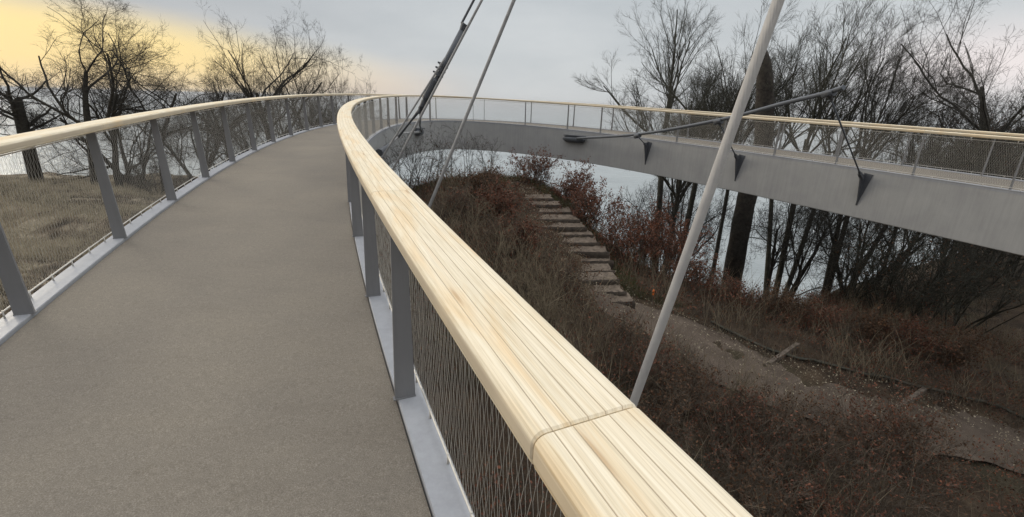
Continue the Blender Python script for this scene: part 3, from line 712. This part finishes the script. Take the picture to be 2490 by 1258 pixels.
FAN = dict(levels=5, step=.42, wig=.085, w0=.12, trop=.038, cr=(.45, .60), kids=(9, 9, 6, 5, 3), lo=(.78, .18, .12, .1), ang=(16, 40), a0=(4, 54), ratio=(.50, .68), taper0=.62, minL=.3, rmin=.0042, tw=.85)
def tree(name, label, base, ztop, width, r, p, seed, lean=(0, 0), stems=1, group=None, mat=None, spread=.35, cat='tree', over=None, trunkfrac=.62):
    base = np.array(base, float); height = ztop - base[2]; root = thing(name, label, cat, tuple(base), group)
    P = dict(p); P.update(over or {}); T = Tree(seed, P)
    for i in range(stems):
        a = i * 2.4 + seed; d = unit((lean[0] + (math.cos(a) * spread if stems > 1 else 0), lean[1] + (math.sin(a) * spread if stems > 1 else 0), 1.0))
        b0 = (base[0] + (math.cos(a) * r * 1.1 if stems > 1 else 0), base[1] + (math.sin(a) * r * 1.1 if stems > 1 else 0), base[2] - .4)
        T.grow(b0, d, (P['fork'] - base[2] + .4 if 'fork' in P else height * trunkfrac) * (1 if i == 0 else T.rg.uniform(.75, 1)), r * (1 if i == 0 else T.rg.uniform(.7, .95)), 0)
    m = mat or M_bark; fit_tree(T, base, height, width, nofit='fork' in P)
    parts_from(T, base, root, 'trunk', 'crown', m, m)
    return root
GL = 'bare trees left of the deck'; GR = 'bare trees beyond the right side of the loop'
def gb(px, d, dz=0.):
    """point on the ground in the column of photo pixel px at distance d"""
    v = at(px, 450, d); return (v[0], d, float(ground_z(v[0], d)) + dz)
tree('bare_tree', 'leftmost bare tree, a stout upright trunk with a broken top and low side branches', gb(92, 22), 1.0, None, .28, GNARL, 3, (.06, 0), group=GL, over=dict(kids=(11, 6, 5, 4, 3), lo=(.50, .15, .15, .1), ratio=(.45, .75), ang=(50, 88), taper0=.78, trop=.03, cr=(.28, .42), wig=.19, w0=.08), trunkfrac=.80)
tree('bare_tree', 'tall twisted bare tree, the highest crown against the yellow sky at left', gb(232, 21.5), 4.5, 5.8, .24, GNARL, 8, (.03, 0), group=GL, trunkfrac=.68, over=dict(trop=.05))
tree('bare_tree', 'slim-trunked bare tree just right of the tallest one at left', gb(290, 22.5), 3.4, 5.0, .18, GNARL, 21, (.10, 0), group=GL, trunkfrac=.68)
tree('bare_tree', 'slender bare tree behind the third outer post, with an open crown', gb(400, 25), 3.5, 6.0, .17, GNARL, 14, (.12, 0), group=GL, trunkfrac=.66)
tree('bare_tree', 'crooked bare tree with a stubby thick trunk seen through the outer railing', gb(585, 25), 2.0, 5.6, .30, GNARL, 35, (.0, 0), group=GL, trunkfrac=.6, over=dict(taper0=.35))
tree('bare_tree', 'large spreading bare tree in the middle of the left-hand group', gb(700, 27), 4.9, 7.2, .27, GNARL, 42, (-.03, 0), stems=2, spread=.22, group=GL, trunkfrac=.62, over=dict(trop=.06, wig=.15))
tree('bare_tree', 'dense twiggy bare tree, the rightmost of the left-hand group', gb(808, 29), 3.1, 4.8, .18, GNARL, 50, (0, 0), stems=5, spread=.30, group=GL, trunkfrac=.60, over=dict(trop=.06, wig=.14))
for px_, d_, zt_, w_, sd_, lb_ in ((490, 26.5, 1.2, 4.6, 171, 'low twiggy bare tree filling the gap behind the fourth outer post'), (640, 28, 2.2, 5.0, 172, 'low twiggy bare tree left of the large spreading one'), (770, 28.5, 2.6, 4.6, 173, 'twiggy bare tree just right of the large spreading one in the left group'), (330, 25.5, 2.4, 5.4, 174, 'low tangled bare tree between the two slender trunks at left'), (868, 30, 1.9, 3.6, 175, 'small bare tree against the far bend of the handrail, beyond the deck')):
    tree('bare_tree', lb_, gb(px_, d_), zt_, w_, .15, GNARL, sd_, (0, 0), stems=3, spread=.45, group=GL, trunkfrac=.55, over=dict(kids=(8, 6, 5, 5, 3), lo=(.15, .1, .1, .1), ang=(30, 75)))
tree('bare_tree', 'small bare sapling at the meadow edge between the third and fourth outer posts', gb(375, 23), -2.3, 2.2, .05, GNARL, 61, group=GL, over=dict(levels=4, lo=(.1, .1, .1), step=.3), stems=3, spread=.5)
# right-hand side
tree('bare_tree', 'broad fan-crowned bare tree rising behind the deck, left of the broken trunk', gb(1650, 27), 5.9, 7.6, .24, FAN, 71, (-.01, 0), stems=3, spread=.10, group=GR, mat=M_bark2, over=dict(fork=-1.0, limb=5.9))
tree('bare_tree', 'narrow feathery bare tree between the fan-crowned tree and the broken trunk', gb(1772, 26), 4.6, 3.4, .14, FAN, 83, (0, 0), stems=1, spread=.14, group=GR, over=dict(kids=(12, 7, 6, 4, 2), a0=(6, 34), fork=-1.2, limb=5.0))
tree('bare_tree', 'many-stemmed bare tree right behind the broken trunk', gb(1950, 23), 4.9, 6.0, .17, FAN, 92, (.02, 0), stems=3, spread=.13, group=GR, mat=M_bark2, over=dict(fork=-1.2, limb=4.9, kids=(8, 8, 5, 5, 2)))
tree('bare_tree', 'leaning bare tree with wide forks under the right end of the ring cable', gb(2090, 22), 4.2, 5.6, .15, FAN, 104, (.10, 0), stems=3, spread=.16, group=GR, over=dict(fork=-1.6, limb=4.6, kids=(7, 7, 5, 5, 2)))
tree('bare_tree', 'thin bare tree with drooping low branches at the right of the long hanger rod', gb(2210, 22), 3.2, 5.4, .12, GNARL, 118, (.12, 0), stems=2, spread=.3, group=GR, over=dict(trop=.04))
tree('bare_tree', 'tall dark bare tree at the upper right corner, its boughs reaching left', gb(2470, 20), 6.8, 8.4, .26, GNARL, 127, (-.10, 0), stems=2, spread=.22, group=GR, trunkfrac=.72, over=dict(trop=.03, step=.7))
tree('bare_tree', 'slanting dark bare tree below the girder at the far right', gb(2345, 17), 1.0, 4.5, .16, GNARL, 133, (.22, .05), group=GR, mat=M_bark2, trunkfrac=.7)
tree('bare_tree', 'low tangled bare tree under the girder between knoll and broken trunk', gb(1630, 20), -1.0, 5.5, .17, GNARL, 146, (-.15, 0), stems=3, spread=.55, group=GR, over=dict(trop=.01, wig=.24))
tree('bare_tree', 'crooked black-stemmed bare tree under the girder right of the broken trunk', gb(1950, 19), .2, 5, .15, GNARL, 151, (0, 0), stems=3, spread=.4, group=GR, over=dict(trop=.02, wig=.2))
tree('bare_tree', 'bare thicket tree filling the dark slope below the girder at right', gb(2150, 19), .2, 6, .11, GNARL, 166, (.05, 0), stems=5, spread=.6, group=GR, over=dict(trop=.01, wig=.2))
# broken trunk behind the deck
sb = np.array(at(1778, 712, 21.3)); stp = np.array(at(1860, 118, 21.3)); sb[2] = float(ground_z(sb[0], sb[1])) - .3
root = thing('broken_trunk', 'massive branchless broken tree trunk rising behind the right-hand deck', 'tree trunk', tuple(sb))
q = np.linspace(0, 1, 22); mid = np.array(at(1855, 350, 21.3)); low = np.array(at(1812, 500, 21.3))
PP = smooth_pts([sb, low, mid, stp], 42); L = len(PP); rr = np.interp(np.linspace(0, 1, L), [0, .1, .5, .85, .95, 1], [.62, .46, .40, .37, .28, .06]) * (1 + .03 * np.sin(np.arange(L) * 1.7))
MB().tube(PP, rr, 18).build('trunk', M_snag, root, True)
bp = at(1862, 330, 21.3); MB().tube([bp, at(1885, 326, 21.2), at(1905, 308, 21.1), at(1925, 292, 21.0)], [.16, .12, .09, .05], 9).build('branch_stub', M_bark, root, True)

# ------------------------------------------------------------------ shrubs
def leaf_quads(C, size, rg_):
    m = len(C); a = rg_.normal(size=(m, 3)); a /= np.linalg.norm(a, axis=1)[:, None]; b = np.cross(a, rg_.normal(size=(m, 3))); b /= np.linalg.norm(b, axis=1)[:, None]
    s_ = size * rg_.uniform(.6, 1.3, m)[:, None]
    c3 = np.cross(a, b)
    V = np.stack([C - a * s_, C + b * s_ * .5 + c3 * s_ * .15, C + a * s_, C - b * s_ * .5 + c3 * s_ * .15], 1).reshape(-1, 3)
    return V, np.arange(m * 4).reshape(m, 4)
SH = dict(levels=3, step=.22, wig=.16, trop=.05, kids=(5, 4, 3), lo=(.15, .1, .1), ang=(20, 55), ratio=(.45, .75), taper0=.45, minL=.14, rmin=.0028)
def shrub(name, label, base, hgt, seed, stems=8, leaves=0, lsize=.035, lmat=None, cat='shrub', spread=.55, mat=None, group=None, over=None, r=.014, outside=False):
    base = np.array(base, float); root = thing(name, label, cat, tuple(base), group)
    P = dict(SH); P.update(over or {}); T = Tree(seed, P); rg_ = np.random.default_rng(seed)
    for i in range(stems):
        a = T.rg.uniform(0, 6.28); k = T.rg.uniform(.1, 1) * spread
        d = unit((math.cos(a) * k, math.sin(a) * k, 1))
        T.grow((base[0] + math.cos(a) * .22 * hgt * T.rg.random(), base[1] + math.sin(a) * .22 * hgt * T.rg.random(), base[2] - .1), d, hgt * T.rg.uniform(.6, 1.0), r * T.rg.uniform(.7, 1.3), 0)
    sg_ = np.array(sum(T.seg.values(), [])); 
    if outside: la, cz = lateral(sg_[:, 3:6]); sg_ = sg_[(la > 1.6) | (sg_[:, 5] < cz - 1.7)]
    V, F = ringmesh(sg_, 3); mesh_np('stems', V - base, F, mat or M_twig, root)
    if leaves:
        S = sg_[len(sg_) // 12:]; pick = rg_.integers(0, len(S), leaves); u = rg_.random(leaves)[:, None]
        C = S[pick, 0:3] * (1 - u) + S[pick, 3:6] * u + rg_.normal(0, lsize * .9, (leaves, 3))
        V, F = leaf_quads(C, lsize, rg_); mesh_np('leaves', V - base, F, lmat or M_rleaf, root)
    return root
RB = 'russet-leaved bushes'; BB = 'bare twiggy bushes'
for i, (px, d, hg, lv, lab) in enumerate((
    (1300, 17.6, 1.25, 900, 'upright russet bush on the crest at the head of the stairs'),
    (1405, 17.0, 1.55, 2000, 'dense russet bush right of the top steps, touching the girder edge'),
    (1455, 15.4, 1.6, 1500, 'russet bush halfway down the right side of the stairs'),
    (1545, 14.2, 1.7, 1700, 'russet bush near the foot of the stairs, left of the thick stay cable'),
    (1640, 14.4, 1.9, 2000, 'tall russet bush just behind the thick stay cable'),
    (1720, 13.6, 1.3, 1600, 'russet bush against the foot of the broken trunk'),
    (1830, 13.0, 1.1, 1500, 'low russet bush right of the broken trunk above the path'),
    (1960, 12.8, 1.1, 1500, 'low russet bush above the first squared timber'),
    (2085, 12.3, 1.1, 1500, 'low russet bush midway along the path edging'),
    (2220, 12.2, 1.2, 1500, 'low russet bush above the second squared timber'),
    (2350, 11.8, 1.2, 1500, 'low russet bush near the right edge beyond the path'),
    (2475, 11.6, 1.3, 1500, 'russet bush cut by the right edge of the view beyond the path'),
    (1215, 14.0, 1.05, 1100, 'small russet bush left of the middle steps'),
    (1270, 12.4, .95, 1000, 'small russet bush left of the lower steps'),
    (1180, 15.6, 1.0, 900, 'russet-brown bush on the left flank of the knoll'))):
    shrub('russet_bush', lab, gb(px, d), hg * (.85 if 6 <= i <= 11 else 1), 200 + i, 18, int(lv * (1.3 if 5 <= i <= 11 else 2.8)), .034, M_bleaf if i in (7, 9, 11, 14) else M_rleaf, 'bush', .65, group=RB)
for i, (px, d, hg, lab) in enumerate((
    (975, 16.5, 2.3, 'dense dark bare bush at the left end of the knoll behind the handrail'),
    (1030, 17.6, 2.1, 'dark bare bush in front of the bend of the girder'),
    (1085, 17.4, 1.5, 'bare bush on the crest left of the sea gap'),
    (1140, 17.8, 2.0, 'round bare bush with fine branches against the pale sea'),
    (1195, 17.9, 1.7, 'thin wispy bare bush in the middle of the sea gap'))):
    shrub('bare_bush', lab, gb(px, d), hg, 260 + i, 12 if i < 2 else 5, 300 if i < 3 else 60, .025, M_bleaf, 'bush', .8 if i < 2 else .5, M_bark, BB)
for i, (px, py_d, hg, lab) in enumerate((
    (1285, 9.4, 1.7, 'spray of tall pale bare stems in front of the stairs, left one'),
    (1385, 9.3, 1.9, 'spray of tall pale bare stems in front of the stairs, right one'),
    (1960, 6.6, 1.6, 'pale bare bramble spray at lower centre right, below the path'),
    (2050, 6.3, 1.5, 'grey bare sapling with russet leaves in front of the path timbers'),
    (2230, 6.3, 1.4, 'bare bramble spray under the second squared timber'),
    (2400, 6.6, 1.7, 'leafy bare-stemmed sapling at the lower right'),
    (1830, 5.6, 1.1, 'tangled bare bramble beside the handrail at the bottom'),
    (2130, 5.4, 1.1, 'tangled bare bramble at the bottom right of the view'),
    (1190, 10.4, 1.6, 'tall tan stems on the knoll slope close to the handrail, upper one'),
    (1330, 8.2, 1.5, 'tall tan stems on the knoll slope close to the handrail, lower one'),
    (1450, 7.6, 1.4, 'arching tan stems beside the handrail, just left of the thick stay cable'),
    (1880, 8.0, 1.2, 'arching tan stems overhanging the near edge of the path'),
    (2420, 5.6, 1.4, 'grey arching stems in the bottom right corner'),
    (1700, 5.2, .9, 'grey arching stems against the handrail at the bottom'),
    (1140, 12.6, 1.4, 'thin tan stems beside the foot of the lone light stay cable'))):
    shrub('pale_stem_shrub', lab, gb(px, py_d), hg, 300 + i, 9, (0, 0, 120, 300, 160, 500, 100, 200, 0, 0, 60, 60, 160, 80, 0)[i], .026, M_rleaf, 'shrub', .6, M_stalk if i in (0, 1, 8, 9, 10, 11, 14) else M_twig, 'pale-stemmed shrubs inside the loop', dict(kids=(4, 2, 2), rmin=.0036), r=.013)
for i, (px, d, hg, lv, lab) in enumerate((
    (1560, 8.6, .9, 700, 'low brown-leaved scrub right beside the handrail below the thick stay cable'),
    (1640, 8.0, 1.0, 900, 'brown-leaved scrub just right of the foot of the thick stay cable'),
    (1760, 7.8, 1.0, 1100, 'brown-leaved scrub at the near edge of the path left of the timbers'),
    (1720, 6.6, 1.0, 900, 'brown-leaved scrub close to the handrail in the lower right'),
    (1900, 7.4, 1.0, 1200, 'brown-leaved scrub in front of the first squared timber'),
    (2040, 7.5, 1.1, 1200, 'brown-leaved scrub between the two squared timbers'),
    (2180, 7.3, 1.1, 1300, 'brown-leaved scrub in front of the second squared timber'),
    (2330, 7.6, 1.2, 1500, 'brown-leaved scrub hiding the lower edge of the gravel path at right'),
    (2460, 7.4, 1.4, 1600, 'brown-leaved scrub cut by the right edge of the view below the path'),
    (1980, 5.4, .9, 900, 'brown-leaved scrub at the bottom edge right of the handrail'),
    (2300, 5.6, 1.0, 1200, 'brown-leaved scrub at the bottom edge far right'),
    (1220, 12.0, .9, 700, 'brown-leaved scrub on the knoll in the middle of the bramble slope'),
    (1400, 10.6, .9, 800, 'brown-leaved scrub at the foot of the steps'),
    (1110, 14.2, .9, 600, 'brown-leaved scrub beside the lone light stay cable'))):
    shrub('brown_scrub', lab, gb(px, d), hg, 400 + i, 16, lv, .026, (M_bleaf, M_rleaf)[i % 3 == 1], 'scrub', .8, M_twig, 'brown-leaved scrub inside the loop', r=.009)
# dense dark evergreen-like mass at the far right and the wooded slope under it
for i, (px, d, hg, lab) in enumerate((
    (2420, 24, 1.3, 'dense dark ivy-clad tree mass behind the railing at the far right'),
    (2530, 22, 1.7, 'dense dark ivy-clad tree mass cut off by the right edge'))):
    shrub('ivy_tree', lab, gb(px, d), (hg - gb(px, d)[2]) * .72, 340 + i, 22, 13000, .05, M_bleaf, 'tree', .32, M_bark, 'ivy-clad trees at right', dict(levels=4, kids=(8, 5, 4, 2), step=.5, minL=.4, rmin=.01), r=.07, outside=True)
for i, (px, d, hg, lab) in enumerate((
    (2130, 16.5, 2.6, 'dark twiggy thicket below the girder, nearest the broken trunk'),
    (2230, 16.0, 3.2, 'dark twiggy thicket in the middle of the slope below the girder'),
    (2340, 15.5, 3.2, 'dark twiggy thicket behind the slanting tree'),
    (2450, 15.0, 3.4, 'dark twiggy thicket at the right edge below the girder'),
    (2290, 19, 4.5, 'farther dark thicket just under the girder edge'),
    (2420, 18, 4.6, 'farthest right dark thicket just under the girder edge'))):
    shrub('thicket', lab, gb(px, d), hg, 360 + i, 9, 500, .035, M_bleaf, 'thicket', .7, M_bark2, 'dark thickets on the slope at right', dict(levels=4, kids=(5, 4, 3, 2), step=.35, minL=.25, rmin=.005), r=.04, outside=True)

# ------------------------------------------------------------------ ground cover (uncountable)
def scatter(n, x0, x1, y0, y1, ok):
    x = rng.uniform(x0, x1, n); y = rng.uniform(y0, y1, n); m = ok(x, y); x, y = x[m], y[m]
    return np.stack([x, y, ground_z(x, y)], 1)
def stems(P, hgt, bend, r, nseg=4, lean=.35):
    m = len(P); a = rng.uniform(0, 6.283, m); k = rng.uniform(0, 1, m) * lean; d = np.stack([np.cos(a) * k, np.sin(a) * k, np.ones(m)], 1)
    d /= np.linalg.norm(d, axis=1)[:, None]; h_ = hgt * rng.uniform(.35, 1.2, m); b = np.stack([np.cos(a), np.sin(a), -rng.uniform(0, 1.1, m)], 1) * bend * rng.uniform(.2, 1, m)[:, None]
    segs = []; u = np.linspace(0, 1, nseg + 1); pts = [P + d * (h_ * q)[:, None] + b * (h_ * q * q)[:, None] + rng.normal(0, .012, (m, 3)) * h_[:, None] * (q > 0) for q in u]
    for i in range(nseg):
        t0 = pts[i + 1] - pts[i]; rr0 = r * (1 - .75 * u[i]); rr1 = r * (1 - .75 * u[i + 1])
        segs.append(np.c_[pts[i], pts[i + 1], t0, t0, np.full(m, rr0), np.full(m, rr1)])
    return np.concatenate(segs), pts
def inside(x, y):
    """inside the loop or right of it, on the hill, off the path"""
    e = np.interp(x, EX, EY) + 1.2
    return (y < e) & (dist_path(x, y) > .72)
P = scatter(30000, -6, 18, 3.0, 19, lambda x, y: inside(x, y) & (rng.random(len(x)) < .25 + .75 * (hsh(x, y, 1.1, 3) > -.35)))
S, pts = stems(P, .62, .6, .0050, 4, .6); V, F = ringmesh(S, 3)
tag(mesh_np('bramble_cover', V, F, M_twig), 'tangled brown bramble and dead stems covering the hill inside the loop', 'undergrowth', kind='stuff')
cc = np.concatenate([q + rng.normal(0, .03, q.shape) for q in pts[1:]]); cc = cc[rng.random(len(cc)) < .55]
V, F = leaf_quads(cc[rng.random(len(cc)) < .6], .030, rng); tag(mesh_np('leaf_cover', V, F, M_bleaf), 'withered brown leaves hanging in the brambles', 'leaves', kind='stuff')
P = scatter(34000, -6, 18, 3.0, 19, lambda x, y: inside(x, y) & (hsh(x, y, .8, 7) > -.2)); P[:, 2] += rng.uniform(.0, .5, len(P))
V, F = leaf_quads(np.concatenate([P, P + rng.normal(0, .1, P.shape)]), .028, rng); tag(mesh_np('russet_leaf_cover', V, F, M_rleaf), 'patches of russet beech leaves among the brambles', 'leaves', kind='stuff')
P = scatter(15000, -6, 18, 3.0, 19, lambda x, y: inside(x, y) & (hsh(x, y, 1.3, 11) > .05) & (dist_path(x, y) > .95)); S, pts = stems(P, 1.15, .35, .0075, 5, .38); V, F = ringmesh(S, 3)
tag(mesh_np('dry_stalks', V, F, M_stalk), 'tall tan dead stalks standing above the brambles', 'stalks', kind='stuff')
def litter_ok(x, y): return (dist_path(x, y) < 1.1)
P = scatter(26000, -1, 18, 7, 18.5, litter_ok); P[:, 2] += .075
P2 = scatter(9000, -1, 4, 11.8, 18, lambda x, y: dist_path(x, y) < .75); P2[:, 2] += rng.uniform(.08, .19, len(P2)); P2 = P2[P2[:, 2] < 0]
V, F = leaf_quads(P2, .026, rng); tag(mesh_np('brown_litter', V, F, M_bleaf), 'brown fallen leaves scattered over the steps', 'leaf litter', kind='stuff')
V, F = leaf_quads(P, .022, rng); tag(mesh_np('leaf_litter', V, F, M_straw), 'pale fallen leaves strewn along the path', 'leaf litter', kind='stuff')
# olive grass on the right flank of the stairs and the crest
def flank(x, y):
    l_ = dist_path(x, y); return ((y > 11.8) & (l_ > .6) & (l_ < 1.55) & (x > np.interp(y, [12, 18], [3.2, .2]))) | ((y > 17.2) & (y < 18.9) & (x > -4) & (x < 2.5) & (l_ > .55))
P = scatter(120000, -4, 6, 11.5, 19, flank); S, _ = stems(P, .20, .7, .0035, 2, .6); V, F = ringmesh(S, 3)
tag(mesh_np('olive_grass', V, F, M_dgrass), 'olive green grass bordering the right side of the stairs', 'grass', kind='stuff')
# straw meadow outside the loop
def meadow(x, y):
    c, n = frame(np.array([14.]));  e = np.interp(x, EX, EY)
    xl = np.interp(y, [-2, 5, 10, 16, 20, 26], [-2.8, -5.6, -7.2, -8.2, -8.4, -8])
    return (x < xl) & (y < e) & (hsh(x, y, .62, 9) + .5 * hsh(x, y, 1.7, 4) > -.25)
P = scatter(150000, -26, -3, 1, 27, lambda x, y: meadow(x, y) & (rng.random(len(x)) < np.clip(1.3 - (y - 2) / 22, .15, 1))); S, _ = stems(P, .40, .6, .0050, 2, .6); V, F = ringmesh(S, 3)
tag(mesh_np('straw_grass', V, F, M_straw), 'pale dry grass on the meadow left of the deck', 'grass', kind='stuff')
P = scatter(60000, -26, -3, 1, 27, lambda x, y: ((~meadow(x, y)) | (np.sin((y + .22 * x + .9 * np.sin(x * .35)) * .55 + .6) > .90)) & (x < np.interp(y, [-2, 5, 10, 16, 20, 26], [-2.8, -5.6, -7.2, -8.2, -8.4, -8])) & (y < np.interp(x, EX, EY))); S, _ = stems(P, .30, .8, .004, 3, .8); V, F = ringmesh(S, 3)
tag(mesh_np('dark_meadow_brush', V, F, M_bark), 'dark low brush and dead stalks between the meadow grass', 'brush', kind='stuff')

# ------------------------------------------------------------------ haze over the sea
hz = MB(); hz.box((0, 0, -52), (1, 0, 0), (0, 1, 0), (0, 0, 1), 25000, 25000, 67)
M_haze = bpy.data.materials.new('haze'); M_haze.use_nodes = True; t = M_haze.node_tree; t.nodes.clear()
o_ = N(t, 'ShaderNodeOutputMaterial'); v_ = N(t, 'ShaderNodeVolumePrincipled'); v_.inputs['Color'].default_value = (.93, .95, .97, 1); v_.inputs['Density'].default_value = .00012
t.links.new(v_.outputs[0], o_.inputs['Volume'])
tag(hz.build('haze', M_haze), kind='stuff')
